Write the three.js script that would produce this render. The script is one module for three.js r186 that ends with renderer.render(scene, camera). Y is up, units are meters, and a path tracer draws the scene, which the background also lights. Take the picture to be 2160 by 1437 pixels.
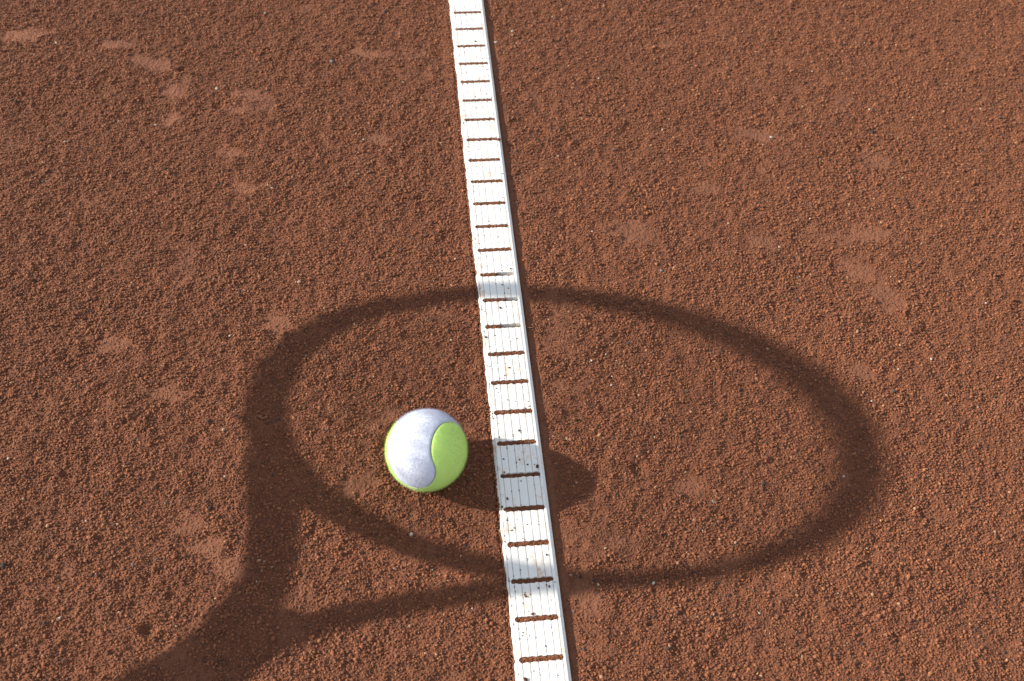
import * as THREE from 'three';
import { mergeVertices, mergeGeometries } from 'three/addons/utils/BufferGeometryUtils.js';

// ---------------------------------------------------------------- camera, sky, sun, exposure
const scene = new THREE.Scene();
const camera = new THREE.PerspectiveCamera(37.65, 1024 / 681, 0.02, 400);
camera.position.set(-0.0741, 0.7469, 0.3838);
camera.up.set(0.0565, 0.5773, -0.8146);
camera.lookAt(-0.0741 + 0.08836, 0.7469 - 0.81558, 0.3838 - 0.57185);
camera.focus = 0.86;
camera.userData.fStop = 8;
scene.add(camera);

const SUN = new THREE.Vector3(-0.8799, 0.4462, -0.1631).normalize();      // towards the sun
{
  const W = 256, H = 128, d = new Float32Array(W * H * 4), v = new THREE.Vector3();
  for (let j = 0; j < H; j++) for (let i = 0; i < W; i++) {
    const lat = ((j + 0.5) / H - 0.5) * Math.PI, lon = ((i + 0.5) / W - 0.5) * 2 * Math.PI;
    v.set(Math.cos(lat) * Math.cos(lon), Math.sin(lat), Math.cos(lat) * Math.sin(lon));
    const e = Math.max(0, v.y), air = Math.pow(1 - e, 3.2);                // more air near the horizon
    const g = Math.max(0, v.dot(SUN)), glow = 0.5 * Math.pow(g, 6) + 0.25 * Math.pow(g, 2);
    const k = (j * W + i) * 4;
    d[k] = 0.222 + 0.18 * air + 0.16 * glow; d[k + 1] = 0.248 + 0.18 * air + 0.15 * glow; d[k + 2] = 0.3 + 0.155 * air + 0.13 * glow; d[k + 3] = 1;
  }
  const sky = new THREE.DataTexture(d, W, H, THREE.RGBAFormat, THREE.FloatType);
  sky.mapping = THREE.EquirectangularReflectionMapping; sky.magFilter = THREE.LinearFilter; sky.minFilter = THREE.LinearFilter; sky.needsUpdate = true;
  scene.background = sky; scene.environment = sky;
}
const sun = new THREE.DirectionalLight(new THREE.Color(1, 0.93, 0.83), 3.65);
sun.position.copy(SUN).multiplyScalar(4); sun.castShadow = true; sun.shadow.radius = 1.6;
sun.shadow.mapSize.set(4096, 4096);
Object.assign(sun.shadow.camera, { left: -1.5, right: 1.5, top: 1.5, bottom: -1.5, near: 0.5, far: 9 });
scene.add(sun); scene.add(sun.target);

const renderer = new THREE.WebGLRenderer({ antialias: true });
renderer.setSize(1024, 681);
renderer.shadowMap.enabled = true;
renderer.toneMapping = THREE.LinearToneMapping;
renderer.toneMappingExposure = 2.55;

// ---------------------------------------------------------------- helpers
function rng(seed) { let s = seed >>> 0; return () => { s = (s + 0x6D2B79F5) | 0; let t = Math.imul(s ^ (s >>> 15), 1 | s); t = (t + Math.imul(t ^ (t >>> 7), 61 | t)) ^ t; return ((t ^ (t >>> 14)) >>> 0) / 4294967296; }; }
function hash(i, j, k) { let h = Math.imul(i, 374761393) ^ Math.imul(j, 668265263) ^ Math.imul(k, 974634777); h = Math.imul(h ^ (h >>> 13), 1274126177); return ((h ^ (h >>> 16)) >>> 0) / 4294967296; }
function noise(x, y, k = 0) {                                               // smooth value noise, -1..1
  const i = Math.floor(x), j = Math.floor(y); let a = x - i, b = y - j; a = a * a * (3 - 2 * a); b = b * b * (3 - 2 * b);
  const p = hash(i, j, k), q = hash(i + 1, j, k), r = hash(i, j + 1, k), s = hash(i + 1, j + 1, k);
  return 2 * (p + (q - p) * a + (r - p) * b + (p - q - r + s) * a * b) - 1;
}
const smooth = (a, b, x) => { const t = Math.min(1, Math.max(0, (x - a) / (b - a))); return t * t * (3 - 2 * t); };
const gauss = (r) => { let u = 0; for (let i = 0; i < 6; i++) u += r(); return (u - 3) * 1.414; };
const taken = {};
function numbered(n) { const k = taken[n] = (taken[n] ?? -1) + 1; return k ? n + '_' + String(k).padStart(3, '0') : n; }
function mesh(name, geo, mat, parent = scene) { const m = new THREE.Mesh(geo, mat); m.name = parent === scene ? numbered(name) : name; m.castShadow = m.receiveShadow = true; parent.add(m); return m; }
function tag(o, label, category, group) { Object.assign(o.userData, { label, category }); if (group) o.userData.group = group; return o; }

// ---------------------------------------------------------------- the place, in metres
const TOP = 0.0045;                                                          // top of the line strip over the clay
const BALL = new THREE.Vector3(-0.0766, 0.0331, -0.0134), BR = 0.0335;
const PITCH = 0.030704, SLOT_HALF = 0.0169, SLOT_W = 0.0022;
// bare, smoothly pressed spots of clay: x, z, half length, half width, turn
const BARE = [
  [-0.505, -0.602, 0.03, 0.012, 0], [-0.33, -0.50, 0.014, 0.022, 0.5], [-0.246, -0.487, 0.022, 0.01, 0.2], [-0.26, -0.463, 0.014, 0.008, 0.3], [-0.245, -0.348, 0.013, 0.008, 0],
  [-0.262, -0.40, 0.016, 0.009, 0.2], [-0.108, -0.41, 0.014, 0.008, 0], [-0.33, -0.455, 0.012, 0.01, 0], [-0.36, -0.545, 0.03, 0.012, 0.4], [-0.40, -0.58, 0.022, 0.009, 0],
  [0.143, -0.262, 0.028, 0.018, 0.5], [0.268, -0.243, 0.018, 0.012, 0.2], [0.37, -0.245, 0.04, 0.011, 0], [0.355, -0.2, 0.02, 0.014, 0.6], [0.372, -0.165, 0.022, 0.016, 0.7],
  [-0.3, -0.105, 0.02, 0.01, 0.2], [-0.205, -0.175, 0.018, 0.012, 0.6], [-0.35, -0.16, 0.014, 0.009, 0], [-0.135, -0.005, 0.017, 0.012, 0], [0.32, -0.085, 0.016, 0.01, 0.4],
  [0.14, 0.02, 0.016, 0.01, 0.2], [-0.27, 0.02, 0.012, 0.01, 0], [-0.252, 0.045, 0.015, 0.01, 0.4],
  [-0.235, 0.062, 0.018, 0.01, 0.4], [0.04, 0.11, 0.012, 0.02, 0], [0.3, -0.395, 0.03, 0.012, 0.3], [0.42, -0.35, 0.022, 0.012, 0.6], [0.23, -0.32, 0.015, 0.01, 0.2], [-0.12, -0.55, 0.03, 0.008, 0.2],
];
// little pits and heel marks: x, z, radius, depth
const PITS = [[-0.292, 0.105, 0.007, 0.003], [-0.135, 0.022, 0.006, 0.0026], [-0.235, 0.0475, 0.006, 0.002], [-0.325, -0.532, 0.005, 0.002], [-0.28, -0.47, 0.009, 0.003], [-0.25, -0.165, 0.008, 0.002], [0.1, 0.0, 0.008, 0.003], [0.112, -0.012, 0.006, 0.002], [-0.093, -0.375, 0.008, 0.002], [0.41, -0.37, 0.006, 0.003]];
{ const r = rng(77); for (let i = 0; i < 120; i++) PITS.push([-0.75 + r() * 1.7, -0.95 + r() * 1.4, 0.002 + r() * 0.004, 0.0006 + r() * 0.001]); }
const pitGrid = new Map();
PITS.forEach((p) => { for (let a = -1; a <= 1; a++) for (let b = -1; b <= 1; b++) { const k = (Math.floor(p[0] / 0.02) + a) + ',' + (Math.floor(p[1] / 0.02) + b); if (!pitGrid.has(k)) pitGrid.set(k, []); pitGrid.get(k).push(p); } });
function bare(x, z) {
  let m = 0;
  for (const [cx, cz, a, b, t] of BARE) {
    const dx = x - cx, dz = z - cz; if (Math.abs(dx) > 0.07 || Math.abs(dz) > 0.07) continue;
    const c = Math.cos(t), s = Math.sin(t), u = (dx * c + dz * s) / a, v = (-dx * s + dz * c) / b;
    m = Math.max(m, 0.97 * (1 - smooth(0.55, 1.2, Math.hypot(u, v) + 0.4 * noise(x * 190, z * 190, 5) + 0.25 * noise(x * 420, z * 420, 6))));
  }
  const n = 0.62 * noise(x * 17, z * 17, 11) + 0.38 * noise(x * 47, z * 47, 12) + 0.2 * noise(x * 120, z * 120, 13);
  m = Math.max(m, 0.6 * smooth(0.45, 0.8, n));
  m = Math.max(m, (x > 0 ? 1 : 0) * (1 - smooth(0.0245, 0.031, x + 0.002 * noise(z * 150, 3, 14))));      // the swept gutter along the strip
  return m;
}
const inStrip = (x) => Math.abs(x) < 0.0208;
function height(x, z, m) {
  let h = 0.0011 * noise(x * 15, z * 15, 1) + 0.0008 * noise(x * 42, z * 42, 2);
  const rough = (0.001 * noise(x * 105, z * 105, 3) + 0.0009 * noise(x * 230, z * 230, 4)) * (1 - 0.85 * m);
  h = h + rough - 0.0004 * m;
  const list = pitGrid.get(Math.floor(x / 0.02) + ',' + Math.floor(z / 0.02));
  if (list) for (const [cx, cz, r, d] of list) { const q = Math.hypot(x - cx, z - cz) / r; if (q < 1.7) h += q < 1 ? -d * (1 - q * q) : 0.25 * d * Math.sin((q - 1) / 0.7 * Math.PI); }
  const db = Math.hypot(x - BALL.x, z - BALL.z); h *= smooth(0.004, 0.02, db);                              // flat where the ball stands
  const ax = Math.abs(x); if (ax < 0.06) {
    const left = x < 0;
    h = h * smooth(0.02, 0.035, ax) + (left ? 0.0016 * (1 - smooth(0.0205, 0.034, ax)) : -0.0004 * (1 - smooth(0.026, 0.034, ax)));
    if (ax < 0.0212) h = -0.003;
  }
  return h;
}

// ---------------------------------------------------------------- clay court: one sheet out to the horizon
function axis(a, b, step, far) {
  const out = []; for (let x = a; x <= b + 1e-6; x += step) out.push(x);
  let s = step, x = out[out.length - 1]; while (x < far) { s *= 1.22; x += s; out.push(x); }
  s = step; x = a; const pre = []; while (x > -far) { s *= 1.22; x -= s; pre.push(x); }
  return pre.reverse().concat(out);
}
function tile(size, seed, f) {                                               // tileable greyscale field, 0..1
  const a = new Float32Array(size * size); const r = rng(seed);
  f(a, size, r); return a;
}
const grainField = tile(1024, 5, (a, n, r) => {                              // small packed domes: clay grit
  for (let k = 0; k < 26000; k++) {
    const cx = r() * n, cy = r() * n, rad = 1.6 + 3.4 * Math.pow(r(), 2.2), hgt = 0.35 + 0.65 * r(), R = Math.ceil(rad);
    for (let j = -R; j <= R; j++) for (let i = -R; i <= R; i++) {
      const d = (i * i + j * j) / (rad * rad); if (d > 1) continue;
      const p = (((cy + j) & (n - 1)) * n) + ((cx + i) & (n - 1)); a[p] = Math.max(a[p], hgt * Math.sqrt(1 - d));
    }
  }
});
function greyTex(field, n, lo, hi, metres, srgb) {
  const d = new Uint8Array(n * n * 4), r = rng(9);
  for (let i = 0; i < n * n; i++) { const v = 255 * Math.min(1, lo + (hi - lo) * field[i] + (srgb ? 0.16 * (r() - 0.5) : 0)); d[i * 4] = d[i * 4 + 1] = d[i * 4 + 2] = v; d[i * 4 + 3] = 255; }
  const t = new THREE.DataTexture(d, n, n); t.wrapS = t.wrapT = THREE.RepeatWrapping; t.magFilter = THREE.LinearFilter; t.minFilter = THREE.LinearMipmapLinearFilter; t.generateMipmaps = true;
  t.repeat.set(1 / metres, 1 / metres); if (srgb) t.colorSpace = THREE.SRGBColorSpace; t.needsUpdate = true; return t;
}
const clayBump = greyTex(grainField, 1024, 0, 1, 0.31, false);
const speckField = tile(512, 8, (a, n, r) => { for (let i = 0; i < n * n; i++) a[i] = r(); });
const clayMap = greyTex(speckField, 512, 0.8, 1, 0.23, true);
const clayMat = new THREE.MeshStandardMaterial({ vertexColors: true, map: clayMap, bumpMap: clayBump, bumpScale: 0.0008, roughness: 0.97 });
let ground;
const CLAY = [0.173, 0.0573, 0.0235];
{
  const xs = axis(-0.98, 1.12, 0.0023, 45), zs = axis(-1.05, 0.5, 0.0023, 45), nx = xs.length, nz = zs.length;
  const pos = new Float32Array(nx * nz * 3), uv = new Float32Array(nx * nz * 2), col = new Float32Array(nx * nz * 3);
  for (let j = 0; j < nz; j++) for (let i = 0; i < nx; i++) {
    const x = xs[i], z = zs[j], k = j * nx + i, near = Math.abs(x) < 1.2 && Math.abs(z) < 1.2;
    const m = near ? bare(x, z) : 0;
    pos[k * 3] = x; pos[k * 3 + 1] = near ? height(x, z, m) : (Math.abs(x) < 0.05 ? -0.003 : 0.0015 * noise(x * 2, z * 2, 20)); pos[k * 3 + 2] = z;
    uv[k * 2] = x; uv[k * 2 + 1] = -z;
    const t = 1 + 0.1 * noise(x * 11, z * 11, 31) + 0.09 * noise(x * 60, z * 60, 32) + 0.05 * noise(x * 260, z * 260, 33), w = 0.11 * m;   // drier dust where the grit is worn away
    col[k * 3] = (CLAY[0] + w * 0.24) * t; col[k * 3 + 1] = (CLAY[1] + w * 0.135) * t; col[k * 3 + 2] = (CLAY[2] + w * 0.085) * t;
  }
  const idx = new Uint32Array((nx - 1) * (nz - 1) * 6); let q = 0;
  for (let j = 0; j < nz - 1; j++) for (let i = 0; i < nx - 1; i++) { const a = j * nx + i, b = a + 1, c = a + nx, d = c + 1; idx[q++] = a; idx[q++] = c; idx[q++] = b; idx[q++] = b; idx[q++] = c; idx[q++] = d; }
  const g = new THREE.BufferGeometry();
  g.setAttribute('position', new THREE.BufferAttribute(pos, 3)); g.setAttribute('uv', new THREE.BufferAttribute(uv, 2)); g.setAttribute('color', new THREE.BufferAttribute(col, 3));
  g.setIndex(new THREE.BufferAttribute(idx, 1)); g.computeVertexNormals();
  const o = ground = mesh('clay_ground', g, clayMat);
  tag(o, 'red brown clay court surface with loose grit and smooth bare spots', 'ground'); o.userData.kind = 'structure';
}

// ---------------------------------------------------------------- line strip: ribbed, slotted, nailed flush into the clay
const Z0 = -71, Z1 = 26;                                                      // slot numbers, slot 0 at z = 0
const stripMap = (() => {                                                      // white paint with thin smears of clay dust
  const w = 128, h = 2048, d = new Uint8Array(w * h * 4), r = rng(88);
  for (let j = 0; j < h; j++) for (let i = 0; i < w; i++) {
    const x = i / w, z = j / h, n = 0.5 * noise(x * 9, z * 60, 90) + 0.35 * noise(x * 24, z * 260, 91) + 0.3 * noise(x * 70, z * 900, 92), e = Math.max(0, 0.22 - x) * 1.2;
    const q = Math.min(0.75, 0.7 * smooth(0.25, 0.85, n + e) + 0.1 * r() * r()), k = (j * w + i) * 4;
    d[k] = 255 - 22 * q; d[k + 1] = 255 - 62 * q; d[k + 2] = 253 - 92 * q; d[k + 3] = 255;
  }
  const t = new THREE.DataTexture(d, w, h); t.wrapS = t.wrapT = THREE.RepeatWrapping; t.magFilter = THREE.LinearFilter; t.minFilter = THREE.LinearMipmapLinearFilter; t.generateMipmaps = true; t.colorSpace = THREE.SRGBColorSpace; t.needsUpdate = true; return t;
})();
const stripMat = new THREE.MeshStandardMaterial({ color: new THREE.Color().setRGB(0.72, 0.715, 0.69), map: stripMap, roughness: 0.48 });
{
  const dn = 0.0009, gr = [-0.0183, -0.0144, -0.0087, -0.0024, 0.0047, 0.0106, 0.0158];
  const prof = [[-0.0203, -0.0035], [-0.0203, TOP - 0.0021], [-0.0199, TOP - 0.0016], [-0.0192, TOP - 0.0005], [-0.0187, TOP - 0.0001]];
  for (let i = 0; i < gr.length; i++) {
    const g = gr[i]; prof.push([g - 0.0003, TOP], [g - 0.0002, TOP - dn], [g + 0.0002, TOP - dn], [g + 0.0003, TOP]);
    if (i < gr.length - 1) { const n = gr[i + 1]; for (const t of [0.2, 0.35, 0.5, 0.65, 0.8]) prof.push([g + (n - g) * t, TOP + 0.00014 * Math.sin(Math.PI * t)]); }
  }
  prof.push([0.0178, TOP + 0.00008], [0.0182, TOP], [0.0184, TOP - 0.0002], [0.0186, TOP - 0.001], [0.0192, TOP - 0.0011], [0.0194, TOP - 0.0008], [0.0198, TOP - 0.0009], [0.0201, TOP - 0.0014], [0.0206, TOP - 0.0019], [0.0208, -0.0035]);
  // extra columns near the round slot ends
  for (const s of [-1, 1]) for (const d of [0, 0.0001, 0.0004, 0.0009, 0.0015]) { const x = s * (SLOT_HALF - d); prof.push([x, null]); }
  for (let x = -0.0158; x < 0.0159; x += 0.0009) prof.push([x, null]);
  prof.sort((a, b) => a[0] - b[0]);
  for (let i = 0; i < prof.length; i++) if (prof[i][1] === null) { let a = i - 1, b = i + 1; while (prof[b][1] === null) b++; const t = (prof[i][0] - prof[a][0]) / (prof[b][0] - prof[a][0]); prof[i][1] = prof[a][1] + (prof[b][1] - prof[a][1]) * t; }
  const parts = []; let P = [], I = [], nv = 0;
  for (let k = 0; k <= gr.length; k++) parts.push({ P: [], I: [], nv: 0 });
  const vert = (x, y, z) => { P.push(x, y, z); return nv++; };
  const quad = (a, b, c, d) => I.push(a, b, c, a, c, d);
  const n = prof.length;
  for (let s = Z0; s < Z1; s++) {
    const zc = s * PITCH, a = zc - PITCH / 2, b = zc + PITCH / 2;
    // wavy slot edges like a row of drilled holes run together
    const half = (x, side) => { const e = SLOT_HALF - Math.abs(x); if (e <= 0) return 0; const w = SLOT_W * (1 + 0.11 * Math.sin(x * 1080 + side * 2 + s * 1.7) + 0.14 * noise(x * 420, s * 7.3 + side, 40)); return e < SLOT_W ? w * Math.sqrt(Math.max(0, 1 - (1 - e / SLOT_W) ** 2)) : w; };
    const cols = prof.map(([x, y]) => {
      const h0 = half(x, 0), h1 = half(x, 1), z0 = zc - h0, z1 = zc + h1, rag = x < -0.0191 ? 0.0008 : 0;
      const j = (z) => x + (rag ? rag * (0.6 * noise(z * 210, 1, 41) + 0.5 * noise(z * 70, 4, 41)) : 0), jy = (z) => y + (rag ? 0.0006 * noise(z * 260, 2, 42) : 0);
      const zz = rag ? [a, a + 0.0026, a + 0.005, a + 0.0077, a + 0.0103, a + 0.0128, zc] : [a, (a + z0) / 2, z0], z2 = rag ? [zc, b - 0.0128, b - 0.0103, b - 0.0077, b - 0.005, b - 0.0026, b] : [z1, (b + z1) / 2, b];
      return { x, slot: h0 > 0, A: zz.map((z) => [j(z), jy(z), z]), B: z2.map((z) => [j(z), jy(z), z]), z0, z1, y };
    });
    for (let i = 0; i < n - 1; i++) {
      const c = cols[i], d = cols[i + 1], xm = (c.x + d.x) / 2, part = parts[gr.filter((q) => q < xm).length];
      P = part.P; I = part.I; nv = part.nv;
      for (const key of ['A', 'B']) {
        const p = c[key], q = d[key];
        if (p.length === q.length) for (let k = 0; k < p.length - 1; k++) quad(vert(...p[k]), vert(...p[k + 1]), vert(...q[k + 1]), vert(...q[k]));
        else { // stitch a dense column to a sparse one with a fan
          const L = p.length > q.length ? p : q, M = p.length > q.length ? q : p, flip = p.length > q.length, mi = vert(...M[1]);
          const lv = L.map((e) => vert(...e)), m0 = vert(...M[0]), m2 = vert(...M[2]);
          for (let k = 0; k < lv.length - 1; k++) flip ? I.push(lv[k], lv[k + 1], mi) : I.push(lv[k], mi, lv[k + 1]);
          flip ? I.push(lv[0], mi, m0, lv[lv.length - 1], m2, mi) : I.push(lv[0], m0, mi, lv[lv.length - 1], mi, m2);
        }
      }
      if (c.slot || d.slot) for (const [k, sg] of [['z0', 1], ['z1', -1]]) {
        const t0 = vert(c.x, c.y, c[k]), t1 = vert(d.x, d.y, d[k]), b0 = vert(c.x, -0.0035, c[k]), b1 = vert(d.x, -0.0035, d[k]);
        sg > 0 ? quad(t0, b0, b1, t1) : quad(t0, t1, b1, b0);
      }
      part.nv = nv;
    }
  }
  const strip = new THREE.Group(); strip.name = 'court_line_strip'; scene.add(strip);
  tag(strip, 'long white ribbed strip with cross slots, set in the red clay', 'court line');
  parts.forEach((q, k) => { const g = new THREE.BufferGeometry(); g.setAttribute('position', new THREE.BufferAttribute(new Float32Array(q.P), 3)); g.setIndex(q.I); const uv = []; for (let i = 0; i < q.P.length; i += 3) uv.push((q.P[i] + 0.0215) / 0.043, q.P[i + 2] / 0.9); g.setAttribute('uv', new THREE.Float32BufferAttribute(uv, 2)); g.computeVertexNormals(); mesh(k === 0 ? 'edge_bevel' : k === gr.length ? 'edge_lip' : 'rib', g, stripMat, strip); });
}

// clay packed into the slots, each to its own level; some stand half empty
const fillMat = new THREE.MeshStandardMaterial({ color: new THREE.Color().setRGB(...CLAY), bumpMap: clayBump, bumpScale: 0.0006, roughness: 0.97 });
function slotLevel(s, x) {
  let deep = 0; const k = s + 20;
  if (k === 13) deep = smooth(-0.002, 0.004, x); else if (k === 14) deep = smooth(0.004, 0.008, x); else if (k === 15) deep = smooth(-0.003, 0.001, x); else if (k === 20 || k === 23) deep = 0.3;
  return TOP - 0.0003 - 0.0002 * noise(s * 3.1, x * 300, 50) - 0.0005 * hash(s, 3, 3) ** 2 - 0.0052 * deep;
}

// ---------------------------------------------------------------- clay grit
function grainGeo(seed, flat) {
  const r = rng(seed), g0 = new THREE.IcosahedronGeometry(1, 0); g0.deleteAttribute('normal'); g0.deleteAttribute('uv');
  const g = mergeVertices(g0), p = g.attributes.position;
  for (let i = 0; i < p.count; i++) { const k = 0.72 + 0.55 * r(); p.setXYZ(i, p.getX(i) * k, p.getY(i) * k * flat, p.getZ(i) * k); }
  const o = g.toNonIndexed(); o.computeVertexNormals(); return o;
}
const grainMat = new THREE.MeshStandardMaterial({ color: 0xffffff, roughness: 0.9 });
const TONES = [[0.195, 0.064, 0.026], [0.165, 0.052, 0.022], [0.225, 0.077, 0.031], [0.135, 0.045, 0.02], [0.215, 0.066, 0.023], [0.24, 0.09, 0.039], [0.18, 0.064, 0.03], [0.1, 0.037, 0.019]];
function toneOf(r) {
  const q = r(); let c;
  if (q < 0.0005) c = [0.42, 0.34, 0.26]; else if (q < 0.009) c = [0.33, 0.17, 0.09]; else if (q < 0.018) c = [0.05, 0.035, 0.03]; else c = TONES[Math.floor(r() * TONES.length)];
  const k = 0.84 + 0.28 * r(); return [c[0] * k, c[1] * k * 1.02, c[2] * k * 0.98];
}
{
  const variants = [grainGeo(1, 0.8), grainGeo(2, 0.9), grainGeo(3, 0.7), grainGeo(4, 0.85), grainGeo(5, 0.75)];
  const lists = variants.map(() => []);
  const r = rng(2024);
  const put = (x, y, z, s) => lists[Math.floor(r() * 5)].push(x, y, z, s);
  const Q = 0.00145;                                                          // one try per cell
  for (let z = -1.05; z < 0.56; z += Q) {
    const t = (z + 0.667) / 0.802, xl = -0.544 + t * 0.151, xr = 0.696 - t * 0.334 + 0.0;
    for (let x = xl - 0.36; x < xr + 0.36; x += Q) {
      const px = x + (r() - 0.5) * 1.9 * Q, pz = z + (r() - 0.5) * 1.9 * Q, u = r(), g = gauss(r);
      const out = Math.max(xl - 0.08 - px, px - xr - 0.08, pz - 0.28, -0.8 - pz);
      if (out > 0 && u > 0.62 * (1 - smooth(0.02, 0.3, out + 0.07 * noise(px * 14, pz * 14, 62) + 0.04 * noise(px * 45, pz * 45, 63)))) continue;
      if (px > -0.0203 && px < 0.0215) continue;
      const m = bare(px, pz), coarse = 0.5 + 0.5 * noise(px * 24, pz * 24, 60);
      if (u > 0.98 - 0.84 * m) continue;
      let s = 0.0006 * Math.exp(0.38 * g) * (0.88 + 0.24 * coarse) * (1 - 0.42 * m); if (out > 0) s *= 1.25;
      s = Math.min(0.00155, Math.max(0.00032, s));
      if (Math.hypot(px - BALL.x, pz - BALL.z) < 0.008) continue;
      put(px, height(px, pz, m) + s * (0.1 + 0.95 * r()), pz, s);
    }
  }
  for (let s = Z0; s < Z1; s++) {                                             // grit packed in the slots
    const near = s > -30 && s < 12; if (!near) continue;
    for (let k = 0; k < 130; k++) { const x = (r() * 2 - 1) * (SLOT_HALF - 0.0008), sz = 0.00035 + 0.00035 * r(); put(x, slotLevel(s, x) + sz * 0.4 * r(), s * PITCH + (r() * 2 - 1) * 0.0012, sz); }
  }
  for (let z = -0.9; z < 0.4; z += 0.00055) {                                 // grit washed against the left edge of the strip
    const q = 0.5 + 0.5 * noise(z * 60, 9, 61), e = -0.0207 + 0.0013 * q, x = e - 0.0016 * r(), sz = 0.0004 + 0.0006 * r();
    put(x, 0.0016 + 0.0013 * q * r() + 0.9 * Math.max(0, x + 0.0204), z, sz);
  }
  const M = new THREE.Matrix4(), qn = new THREE.Quaternion(), eu = new THREE.Euler(), ps = new THREE.Vector3(), sc = new THREE.Vector3(), C = new THREE.Color();
  let total = 0;
  lists.forEach((L, v) => {
    const n = L.length / 4, im = new THREE.InstancedMesh(variants[v], grainMat, n); total += n;
    for (let i = 0; i < n; i++) {
      eu.set((r() - 0.5) * 1.4, r() * 6.283, (r() - 0.5) * 1.4); qn.setFromEuler(eu); ps.set(L[i * 4], L[i * 4 + 1], L[i * 4 + 2]); const s = L[i * 4 + 3];
      sc.set(s * (0.8 + 0.5 * r()), s * (0.75 + 0.4 * r()), s * (0.8 + 0.4 * r())); im.setMatrixAt(i, M.compose(ps, qn, sc));
      const c = toneOf(r); im.setColorAt(i, C.setRGB(c[0], c[1], c[2]));
    }
    im.name = numbered('clay_grit'); im.castShadow = im.receiveShadow = true;
    tag(im, 'loose red brown grit strewn all over the clay court', 'grit'); im.userData.kind = 'stuff'; scene.add(im);
  });
  console.log('grains', total);
}
for (let s = Z0; s < Z1; s++) {                                               // the packed clay body under that grit
  const nx = 16, P = [], I = [];
  for (let j = 0; j < 2; j++) for (let i = 0; i <= nx; i++) { const x = -SLOT_HALF - 0.0004 + (2 * SLOT_HALF + 0.0008) * i / nx; P.push(x, slotLevel(s, x) - 0.0003, s * PITCH + (j ? 1 : -1) * 0.0028); }
  for (let i = 0; i < nx; i++) { const a = i, b = i + 1, c = i + nx + 1, d = c + 1; I.push(a, c, b, b, c, d); }
  const g = new THREE.BufferGeometry(); g.setAttribute('position', new THREE.Float32BufferAttribute(P, 3)); g.setAttribute('uv', new THREE.Float32BufferAttribute(P.filter((_, k) => k % 3 !== 1), 2)); g.setIndex(I); g.computeVertexNormals();
  mesh('slot_clay', g, fillMat, ground);
}
{                                                                             // dust and specks on the strip itself, thicker along the grooves
  const r = rng(606), N = 1300, g = grainGeo(7, 0.7), im = new THREE.InstancedMesh(g, grainMat, N), M = new THREE.Matrix4(), q = new THREE.Quaternion(), C = new THREE.Color(), gr = [-0.0183, -0.0144, -0.0087, -0.0024, 0.0047, 0.0106, 0.0158];
  for (let i = 0; i < N; i++) {
    let z, x, s; do { z = -0.75 + r() * 1.05; s = 0.00015 + 0.00055 * Math.pow(r(), 2.8); x = r() < 0.5 ? gr[Math.floor(Math.pow(r(), 1.5) * 7)] + (r() - 0.5) * 0.0006 : -0.0188 + 0.037 * Math.pow(r(), 1.5); } while (Math.abs(((z / PITCH) % 1 + 1.5) % 1 - 0.5) < 0.08 && Math.abs(x) < 0.018);
    q.setFromEuler(new THREE.Euler(r(), r() * 6, r())); im.setMatrixAt(i, M.compose(new THREE.Vector3(x, TOP + s * 0.45, z), q, new THREE.Vector3(s, s, s * (0.8 + 0.8 * r()))));
    const k = 0.35 + 0.6 * r(); im.setColorAt(i, C.setRGB(0.16 * k, 0.062 * k, 0.034 * k));
  }
  im.name = 'strip_specks'; im.castShadow = im.receiveShadow = true; tag(im, 'fine dark clay specks scattered over the white strip', 'specks'); im.userData.kind = 'stuff'; scene.add(im);
}

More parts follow.
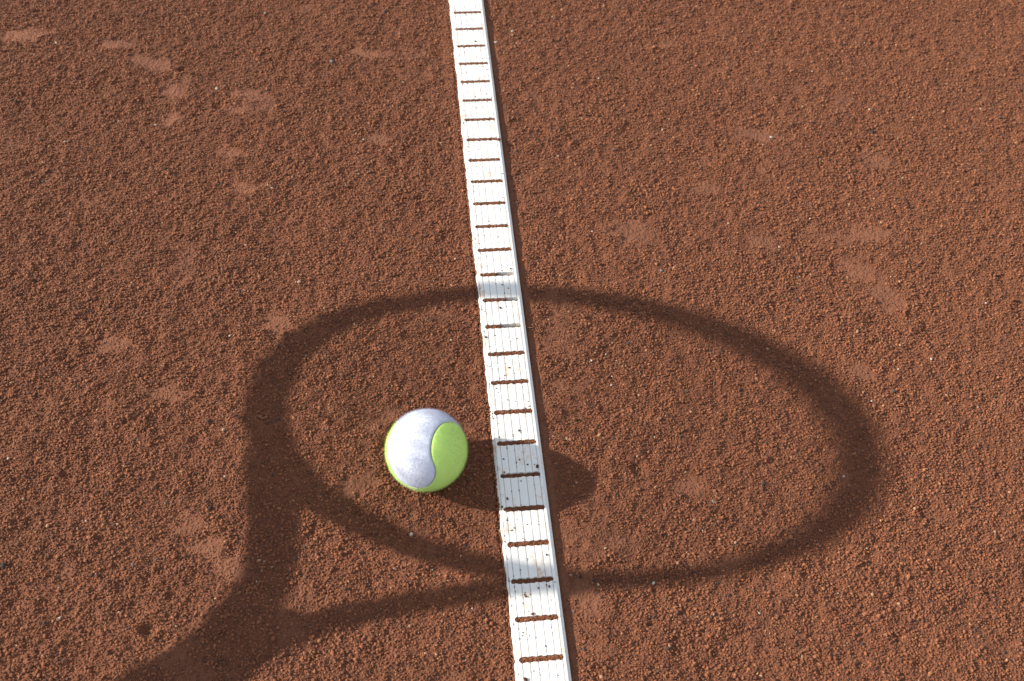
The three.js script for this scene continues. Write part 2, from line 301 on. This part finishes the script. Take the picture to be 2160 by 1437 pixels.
// ---------------------------------------------------------------- tennis ball, white and lime felt halves
{
  const ball = new THREE.Group(); ball.name = 'tennis_ball'; ball.position.set(BALL.x, BALL.y - BR, BALL.z); scene.add(ball);
  tag(ball, 'white and lime green felt tennis ball beside the white strip', 'ball');
  const A = [[0.8431, 0.4444, 0.3028], [0.5134, -0.4975, -0.6992], [-0.1601, 0.745, -0.6476]], al = -0.315, be = -0.301, l0 = -0.098, l1 = -0.248;
  const BEND = [[0.772,0.483,-0.413,0.097],[0.585,0.739,-0.335,-0.161],[0.426,0.877,-0.220,0.111],[0.297,0.954,-0.048,-0.162],[0.202,0.973,0.115,0.095],[0.138,0.946,0.295,0.044],[0.109,0.883,0.457,-0.096],[0.107,0.790,0.604,0.168],[0.141,0.689,0.711,0.162],[0.192,0.563,0.804,-0.310],[0.190,0.404,0.895,0.115],[0.146,0.240,0.960,-0.013],[0.069,0.095,0.993,-0.126],[-0.040,-0.023,0.999,0.142],[-0.199,-0.145,0.969,-0.100],[-0.372,-0.197,0.907,0.078],[-0.541,-0.187,0.820,-0.029],[-0.705,-0.087,0.704,-0.051],[-0.831,0.054,0.554,0.279],[-0.919,0.145,0.368,-0.223],[-0.950,0.227,0.212,0.157],[-0.951,0.304,0.055,-0.101],[-0.906,0.404,-0.125,-0.095],[-0.840,0.476,-0.260,0.059],[-0.771,0.505,-0.388,0.073]];      // small bends of this ball's seam: direction, push
  const seam = (d) => {                                                      // signed arc distance to the seam, in metres
    const x = A[0][0] * d.x + A[0][1] * d.y + A[0][2] * d.z, y = A[1][0] * d.x + A[1][1] * d.y + A[1][2] * d.z, z = A[2][0] * d.x + A[2][1] * d.y + A[2][2] * d.z;
    let f = al * z + be * z * z * z + x * x - y * y + l0 * x + l1 * y; for (const [a, b, c, w] of BEND) f += w * Math.exp(-((d.x - a) ** 2 + (d.y - b) ** 2 + (d.z - c) ** 2) / 0.1568); let gx = 2 * x + l0, gy = -2 * y + l1, gz = al + 3 * be * z * z; const k = gx * x + gy * y + gz * z; gx -= k * x; gy -= k * y; gz -= k * z;
    return BR * f / (Math.hypot(gx, gy, gz) + 0.1);
  };
  const g0 = new THREE.IcosahedronGeometry(1, 96); g0.deleteAttribute('normal'); g0.deleteAttribute('uv');
  const g = mergeVertices(g0, 1e-5), p = g.attributes.position, d = new THREE.Vector3(), sd = new Float32Array(p.count);
  for (let i = 0; i < p.count; i++) {
    d.fromBufferAttribute(p, i).normalize(); const s = seam(d); sd[i] = s;
    const lump = 0.00006 * (noise(d.x * 30 + 9 * d.y, d.z * 30 + 7 * d.y, 70) + noise(d.x * 70 - 20 * d.y, d.z * 70 + 30 * d.y, 71));
    d.multiplyScalar(BR - 0.0006 + lump - 0.001 * (1 - smooth(0.0002, 0.0016, Math.abs(s)))); p.setXYZ(i, d.x, d.y + BR, d.z);
  }
  g.computeVertexNormals();
  const ix = g.index.array, sets = { white: [], green: [], seam: [] };
  for (let t = 0; t < ix.length; t += 3) { const s = (sd[ix[t]] + sd[ix[t + 1]] + sd[ix[t + 2]]) / 3; (Math.abs(s) < 0.0004 ? sets.seam : s > 0 ? sets.green : sets.white).push(ix[t], ix[t + 1], ix[t + 2]); }
  const cut = (list) => { const map = new Map(), P = [], N = [], I = []; for (const v of list) { if (!map.has(v)) { map.set(v, P.length / 3); P.push(p.getX(v), p.getY(v), p.getZ(v)); const q = g.attributes.normal; N.push(q.getX(v), q.getY(v), q.getZ(v)); } I.push(map.get(v)); } const o = new THREE.BufferGeometry(); o.setAttribute('position', new THREE.Float32BufferAttribute(P, 3)); o.setAttribute('normal', new THREE.Float32BufferAttribute(N, 3)); o.setIndex(I); return o; };
  const felt = (r, gg, b) => new THREE.MeshPhysicalMaterial({ color: new THREE.Color().setRGB(r, gg, b), roughness: 1, sheen: 0.6, sheenRoughness: 0.6, sheenColor: new THREE.Color().setRGB(r, gg, b) });
  const WHITE = [0.58, 0.61, 0.71], GREEN = [0.59, 0.82, 0.21];
  mesh('white_felt', cut(sets.white), felt(...WHITE), ball); mesh('green_felt', cut(sets.green), felt(...GREEN), ball);
  mesh('seam', cut(sets.seam), new THREE.MeshStandardMaterial({ color: new THREE.Color().setRGB(0.24, 0.25, 0.27), roughness: 0.9 }), ball);
  // felt fibres
  const fib = new THREE.ConeGeometry(0.00003, 1, 3, 1, true); fib.translate(0, 0.5, 0);
  const N = 70000, im = new THREE.InstancedMesh(fib, new THREE.MeshPhysicalMaterial({ color: 0xffffff, roughness: 1, transmission: 0.45, thickness: 0 }), N), r = rng(31), M = new THREE.Matrix4(), q = new THREE.Quaternion(), up = new THREE.Vector3(0, 1, 0), v = new THREE.Vector3(), ps = new THREE.Vector3(), C = new THREE.Color();
  for (let i = 0; i < N; i++) {
    let s; do { d.set(gauss(r), gauss(r), gauss(r)).normalize(); s = seam(d); } while (Math.abs(s) < 0.0005);
    v.set(gauss(r), gauss(r), gauss(r)).normalize().multiplyScalar(1.1).add(d).normalize(); if (v.dot(d) < 0.12) v.addScaledVector(d, 0.4).normalize();
    q.setFromUnitVectors(up, v); ps.copy(d).multiplyScalar(BR - 0.0007); ps.y += BR;
    im.setMatrixAt(i, M.compose(ps, q, new THREE.Vector3(1, 0.0009 + 0.0016 * r(), 1))); const k = 0.96 + 0.08 * r(), c = s > 0 ? GREEN : WHITE; im.setColorAt(i, C.setRGB(Math.min(0.9, c[0] * k), Math.min(0.9, c[1] * k), Math.min(0.9, c[2] * k)));
  }
  im.name = 'felt_fibres'; im.castShadow = im.receiveShadow = true; im.userData.kind = 'stuff'; ball.add(im);
}

// ---------------------------------------------------------------- tennis racket outside the frame, between sun and clay
{
  const rk = new THREE.Group(); rk.name = 'tennis_racket';
  tag(rk, 'tennis racket tipped up on its butt, its shadow ringing the ball', 'racket');
  const u = new THREE.Vector3(-0.2597, 0.5761, -0.775).normalize(), v = new THREE.Vector3(-0.0415, -0.805, -0.5845); v.addScaledVector(u, -v.dot(u)).normalize();
  const n = new THREE.Vector3().crossVectors(u, v), REACH = 0.706, LEN = 0.515;
  const head = new THREE.Vector3(0.0392, 0, -0.0484).addScaledVector(SUN, REACH), butt = head.clone().addScaledVector(u, -LEN);
  rk.matrixAutoUpdate = true; rk.position.copy(butt); rk.quaternion.setFromRotationMatrix(new THREE.Matrix4().makeBasis(u, v, n)); scene.add(rk);
  // sweep a rounded section (half width w in the racket plane, half depth dp across it) along a path in the plane
  function sweep(path, closed) {
    const K = 14, P = [], I = [], L = path.length;
    path.forEach(([a, b, w, dp], i) => {
      const q0 = path[closed ? (i + L - 1) % L : Math.max(0, i - 1)], q1 = path[closed ? (i + 1) % L : Math.min(L - 1, i + 1)]; let tx = q1[0] - q0[0], ty = q1[1] - q0[1]; const l = Math.hypot(tx, ty); tx /= l; ty /= l;
      for (let k = 0; k < K; k++) { const t = k / K * 2 * Math.PI, c = Math.cos(t), s = Math.sin(t), e = 0.7, cw = w * Math.sign(c) * Math.abs(c) ** e, cd = dp * Math.sign(s) * Math.abs(s) ** e; P.push(LEN + a - ty * cw, b + tx * cw, cd); }
    });
    const R = closed ? L : L - 1;
    for (let i = 0; i < R; i++) for (let k = 0; k < K; k++) { const a = i * K + k, b = i * K + (k + 1) % K, c = ((i + 1) % L) * K + k, d = ((i + 1) % L) * K + (k + 1) % K; I.push(a, b, c, b, d, c); }
    if (!closed) for (const [o, f] of [[0, 1], [(L - 1) * K, 0]]) for (let k = 1; k < K - 1; k++) f ? I.push(o, o + k + 1, o + k) : I.push(o, o + k, o + k + 1);
    const g = new THREE.BufferGeometry(); g.setAttribute('position', new THREE.Float32BufferAttribute(P, 3)); g.setIndex(I); g.computeVertexNormals(); return g;
  }
  const frameMat = new THREE.MeshPhysicalMaterial({ color: new THREE.Color().setRGB(0.03, 0.032, 0.036), roughness: 0.35, clearcoat: 0.6, clearcoatRoughness: 0.2 });
  const gripMat = new THREE.MeshStandardMaterial({ color: new THREE.Color().setRGB(0.04, 0.04, 0.042), roughness: 0.85 });
  const hoop = []; for (let i = 0; i < 120; i++) { const t = i / 120 * 2 * Math.PI; hoop.push([0.167 * Math.cos(t), 0.126 * Math.sin(t), 0.0066, 0.0108]); }
  mesh('head_frame', sweep(hoop, true), frameMat, rk);
  const guard = []; for (let i = 0; i <= 80; i++) { const t = -1.9 + i / 80 * 3.8, e = smooth(0, 0.35, 1.9 - Math.abs(t)); guard.push([0.1742 * Math.cos(t), 0.1328 * Math.sin(t), 0.0014 + 0.001 * e, 0.008 + 0.0062 * e]); }
  mesh('bumper_guard', sweep(guard, false), gripMat, rk);
  const armPts = [[-0.098, 0.1035], [-0.125, 0.0865], [-0.16, 0.0625], [-0.195, 0.0415], [-0.225, 0.0275], [-0.25, 0.0175], [-0.275, 0.011], [-0.3, 0.0085]];
  for (const s of [1, -1]) {
    const cv = new THREE.CatmullRomCurve3(armPts.map(([a, b]) => new THREE.Vector3(a, b * s, 0))).getPoints(40).map((q, i) => [q.x, q.y - s * 0.006 * (1 - smooth(0, 12, i)), 0.003 + 0.0052 * smooth(0, 10, i), 0.008 + 0.0034 * smooth(0, 10, i)]);
    mesh('throat_arm', sweep(cv, false), frameMat, rk);
  }
  mesh('shaft', sweep([[-0.268, 0, 0.006, 0.0125], [-0.28, 0, 0.012, 0.013], [-0.295, 0, 0.0162, 0.0132], [-0.31, 0, 0.0168, 0.0132], [-0.33, 0, 0.0168, 0.0132]], false), frameMat, rk);
  const grip = []; for (let i = 0; i <= 60; i++) { const t = i / 60; grip.push([-0.325 - t * 0.18, 0, 0.0172 + 0.0006 * Math.abs(Math.sin(t * 24)), 0.0148 + 0.0006 * Math.abs(Math.sin(t * 24))]); }
  mesh('grip', sweep(grip, false), gripMat, rk);
  mesh('butt_cap', sweep([[-0.5, 0, 0.0178, 0.0155], [-0.507, 0, 0.0198, 0.0172], [-0.514, 0, 0.0196, 0.017], [-0.515, 0, 0.018, 0.0155]], false), frameMat, rk);
  const stringMat = new THREE.MeshStandardMaterial({ color: new THREE.Color().setRGB(0.7, 0.68, 0.6), roughness: 0.5 });
  const strand = (x0, y0, x1, y1) => { const L = Math.hypot(x1 - x0, y1 - y0), g = new THREE.CylinderGeometry(0.00065, 0.00065, L, 5, 1); g.rotateZ(Math.atan2(y1 - y0, x1 - x0) - Math.PI / 2); g.translate(LEN + (x0 + x1) / 2, (y0 + y1) / 2, 0); return g; };
  for (let i = 0; i < 16; i++) { const b = (i - 7.5) * 0.0142, a = 0.163 * Math.sqrt(1 - (b / 0.122) ** 2); mesh('main_string', strand(-a, b, a, b), stringMat, rk); }
  for (let i = 0; i < 19; i++) { const a = (i - 9) * 0.0164, b = 0.122 * Math.sqrt(1 - (a / 0.163) ** 2); const g = strand(a, -b, a, b); g.translate(0, 0, 0.0007); mesh('cross_string', g, stringMat, rk); }
}

// ---------------------------------------------------------------- pebbles, chips and crumbs that stand out
function stoneGeo(seed, flat) {
  const r = rng(seed), g0 = new THREE.IcosahedronGeometry(1, 2); g0.deleteAttribute('normal'); g0.deleteAttribute('uv');
  const g = mergeVertices(g0), p = g.attributes.position, d = new THREE.Vector3(), cuts = [];
  for (let i = 0; i < 7; i++) cuts.push([new THREE.Vector3(gauss(r), gauss(r), gauss(r)).normalize(), 0.62 + 0.25 * r()]);
  for (let i = 0; i < p.count; i++) { d.fromBufferAttribute(p, i); for (const [c, h] of cuts) { const e = d.dot(c) - h; if (e > 0) d.addScaledVector(c, -e * 0.9); } p.setXYZ(i, d.x, d.y * flat, d.z); }
  g.computeVertexNormals(); return g;
}
const stones = [stoneGeo(11, 0.75), stoneGeo(12, 0.8), stoneGeo(13, 0.65), stoneGeo(14, 0.85)];
const stoneMat = (r, g, b) => new THREE.MeshPhysicalMaterial({ color: new THREE.Color().setRGB(r, g, b), roughness: 1, specularIntensity: 0.4 });
const SM = { white: stoneMat(0.36, 0.31, 0.25), pale: stoneMat(0.33, 0.2, 0.12), dark: stoneMat(0.035, 0.029, 0.027), grey: stoneMat(0.14, 0.145, 0.14), tan: stoneMat(0.29, 0.23, 0.16), brick: stoneMat(0.27, 0.085, 0.03), brown: stoneMat(0.085, 0.034, 0.02) };
const pr = rng(404);
function stone(name, x, z, s, kind, label, category, group, y) {
  const o = mesh(name, stones[Math.floor(pr() * 4)], SM[kind]);
  o.rotation.set((pr() - 0.5) * 0.6, pr() * 6.28, (pr() - 0.5) * 0.6); o.scale.set(s * (0.85 + 0.5 * pr()), s * 0.9, s * (0.7 + 0.3 * pr()));
  o.position.set(x, (y ?? height(x, z, 0.3)) + s * (y === undefined ? 0.5 : 0.55), z); tag(o, label, category, group); return o;
}
const STONES = [[-0.0923,0.0445,2.14,'white'], [-0.4022,-0.0112,1.29,'white'], [-0.3244,0.0174,1.24,'white'], [-0.3088,0.0531,1.81,'grey'], [-0.2532,0.0089,2.23,'dark'], [-0.3581,0.0911,1.41,'white'], [-0.3149,0.0903,1.19,'white'], [-0.2095,0.0655,0.98,'white'], [-0.2131,0.0741,0.97,'white'], [-0.4063,0.0460,2.94,'dark'], [-0.3958,0.0477,1.67,'dark'], [-0.2434,-0.0191,1.23,'white'], [0.0440,-0.0336,2.25,'tan'], [-0.0494,0.0573,1.74,'dark'], [-0.0374,0.0603,1.93,'brick'], [0.0384,0.0908,1.73,'dark'], [0.0483,0.0951,1.92,'dark'], [0.0522,0.1094,1.34,'dark'], [0.0617,0.0690,1.36,'tan'], [0.0311,0.0890,1.15,'white'], [-0.0240,0.1654,1.85,'dark'], [-0.0343,0.1415,1.68,'dark'], [-0.0483,0.1098,1.13,'white'], [-0.0541,0.0654,1.16,'pale'], [-0.0373,0.1260,1.69,'brick'], [0.2055,-0.0721,1.96,'dark'], [0.2832,-0.2345,1.47,'white'], [0.3217,-0.0517,1.58,'white'], [0.1592,-0.2115,1.63,'grey'], [0.1121,-0.2640,1.19,'white'], [0.3918,-0.0925,1.66,'white'], [0.3360,-0.1477,1.43,'grey'], [0.2922,-0.1957,1.44,'grey'], [0.1581,0.0342,1.63,'grey'], [0.1015,-0.0116,1.64,'pale'], [0.1847,0.0727,1.61,'dark'], [0.1678,0.0726,1.80,'pale'], [0.1274,0.0768,1.18,'white'], [0.1435,0.0595,1.20,'white'], [0.0955,0.1005,1.94,'white'], [0.2744,0.0202,1.28,'white'], [0.1530,0.1153,1.57,'dark'], [0.1730,0.1319,1.37,'white'], [0.4246,0.0258,1.83,'dark'], [-0.1872,-0.2202,2.52,'tan'], [-0.2476,-0.0642,2.11,'tan'], [-0.2388,-0.2133,1.38,'white'], [-0.2488,-0.1642,1.57,'white'], [-0.1797,-0.1363,1.52,'grey'], [-0.1533,-0.0497,1.23,'pale'], [-0.1362,-0.0880,1.05,'pale'], [-0.4672,-0.5853,1.83,'white'], [-0.2831,-0.4976,2.23,'white'], [-0.4335,-0.4237,1.65,'white'], [-0.3289,-0.5597,1.75,'dark'], [-0.4937,-0.4887,2.32,'dark'], [-0.2372,-0.6290,1.81,'white'], [-0.2091,-0.4572,2.15,'dark'], [-0.2178,-0.3446,1.75,'white'], [-0.3435,-0.4453,1.63,'white'], [-0.1590,-0.5359,2.82,'grey'], [0.0506,-0.5826,2.04,'white'], [0.0293,-0.5629,2.01,'white'], [0.4294,-0.3921,2.54,'dark'], [0.3135,-0.3874,2.17,'white'], [0.4370,-0.4268,1.73,'white'], [0.5638,-0.4193,1.81,'white'], [0.3567,-0.0829,1.40,'white'], [0.3395,0.0880,1.50,'dark'], [0.4677,-0.1520,1.52,'white'], [0.0909,-0.0854,1.28,'white'], [0.0294,0.1181,1.14,'grey'], [-0.2936,-0.0104,1.24,'dark'], [-0.1596,0.0021,1.60,'brown'], [-0.0771,0.0747,1.15,'tan'], [-0.1225,0.0866,1.34,'brown']];
const KIND = {
  white: ['stone_chip', 'white stone chip', 'stone chip', 'white stone chips on the clay'], dark: ['pebble', 'charcoal pebble', 'pebble', 'charcoal pebbles on the clay'],
  grey: ['pebble', 'blue grey pebble', 'pebble', 'blue grey pebbles on the clay'], tan: ['pebble', 'beige pebble', 'pebble', 'beige pebbles on the clay'],
  pale: ['pebble', 'pale pinkish pebble', 'pebble', 'pale pink pebbles on the clay'], brick: ['brick_fragment', 'orange brick fragment', 'brick fragment', 'orange brick fragments'],
  brown: ['clay_lump', 'dark brown clay lump', 'clay lump', 'brown clay lumps'],
};
function whereabouts(x, z) {                                                   // told by the strip, the ball and the racket's shadow
  const a = -0.979 * (x - 0.0349) - 0.204 * (z + 0.0484), b = -0.204 * (x - 0.0349) + 0.979 * (z + 0.0484), e = Math.hypot(a / 0.256, b / 0.1386);
  const side = x < 0 ? 'on the sunward side of the strip' : 'on the shaded side of the strip';
  if (Math.abs(x) < 0.042) return 'close beside the white strip, ' + (x < 0 ? 'sunward' : 'shaded') + ' side';
  if (Math.abs(e - 1) < 0.09) return 'in the dark racket shadow, ' + side;
  return (e < 1 ? 'inside the racket shadow ring, ' : 'outside the racket shadow ring, ') + side;
}
for (const [x, z, s, k] of STONES) { const [nm, lb, ct, gp] = KIND[k]; stone(nm, x, z, s * 0.85 / 1000, k, (s > 1.7 ? 'larger ' : s < 1.25 ? 'tiny ' : '') + lb + ' ' + whereabouts(x, z), ct, gp); }
const CRUMBS = [[0.0150,-0.0063,1.80], [-0.0026,0.1190,1.13], [0.0135,0.0722,0.96], [0.0126,0.0986,1.14], [-0.0066,0.1051,0.94], [-0.0136,0.1679,1.47], [-0.0128,0.0214,1.38], [-0.0179,0.0282,1.17], [0.0176,-0.3968,2.31], [0.0032,-0.0420,1.02], [0.0008,-0.0141,0.80], [0.0070,-0.0089,0.80], [-0.0127,-0.0156,0.80], [-0.0131,-0.0031,0.80], [-0.0150,0.0402,0.78], [0.0034,-0.2017,0.90], [-0.0011,-0.1744,1.11], [0.0130,-0.2209,0.91], [-0.0173,-0.1418,1.30], [0.0009,-0.1072,0.85], [-0.0072,0.1035,0.76], [0.0040,0.0991,0.76], [0.0053,-0.5599,1.43], [0.0026,-0.0899,0.84]];
for (const [x, z, s] of CRUMBS) stone('clay_crumb', x, z, s / 1000, 'brown', (s > 1.2 ? 'large' : 'small') + ' brown clay crumb on the white strip, ' + (x < -0.007 ? 'near its sunward edge' : x > 0.007 ? 'near its shaded edge' : 'at mid width') + (z > -0.02 && z < 0.035 ? ', in the ball shadow' : ''), 'clay crumb', 'clay crumbs on the white strip', TOP);

{ // a dry stalk caught at the strip's edge
  const c = new THREE.CatmullRomCurve3([[0.0222, 0.0012, -0.153], [0.0262, 0.0026, -0.1515], [0.031, 0.0022, -0.1528], [0.036, 0.0008, -0.1532]].map((p) => new THREE.Vector3(...p)));
  tag(mesh('dry_stalk', new THREE.TubeGeometry(c, 14, 0.00035, 5), stoneMat(0.22, 0.1, 0.05)), 'thin dry brown stalk lying against the shaded edge of the strip', 'stalk');
}

renderer.render(scene, camera);
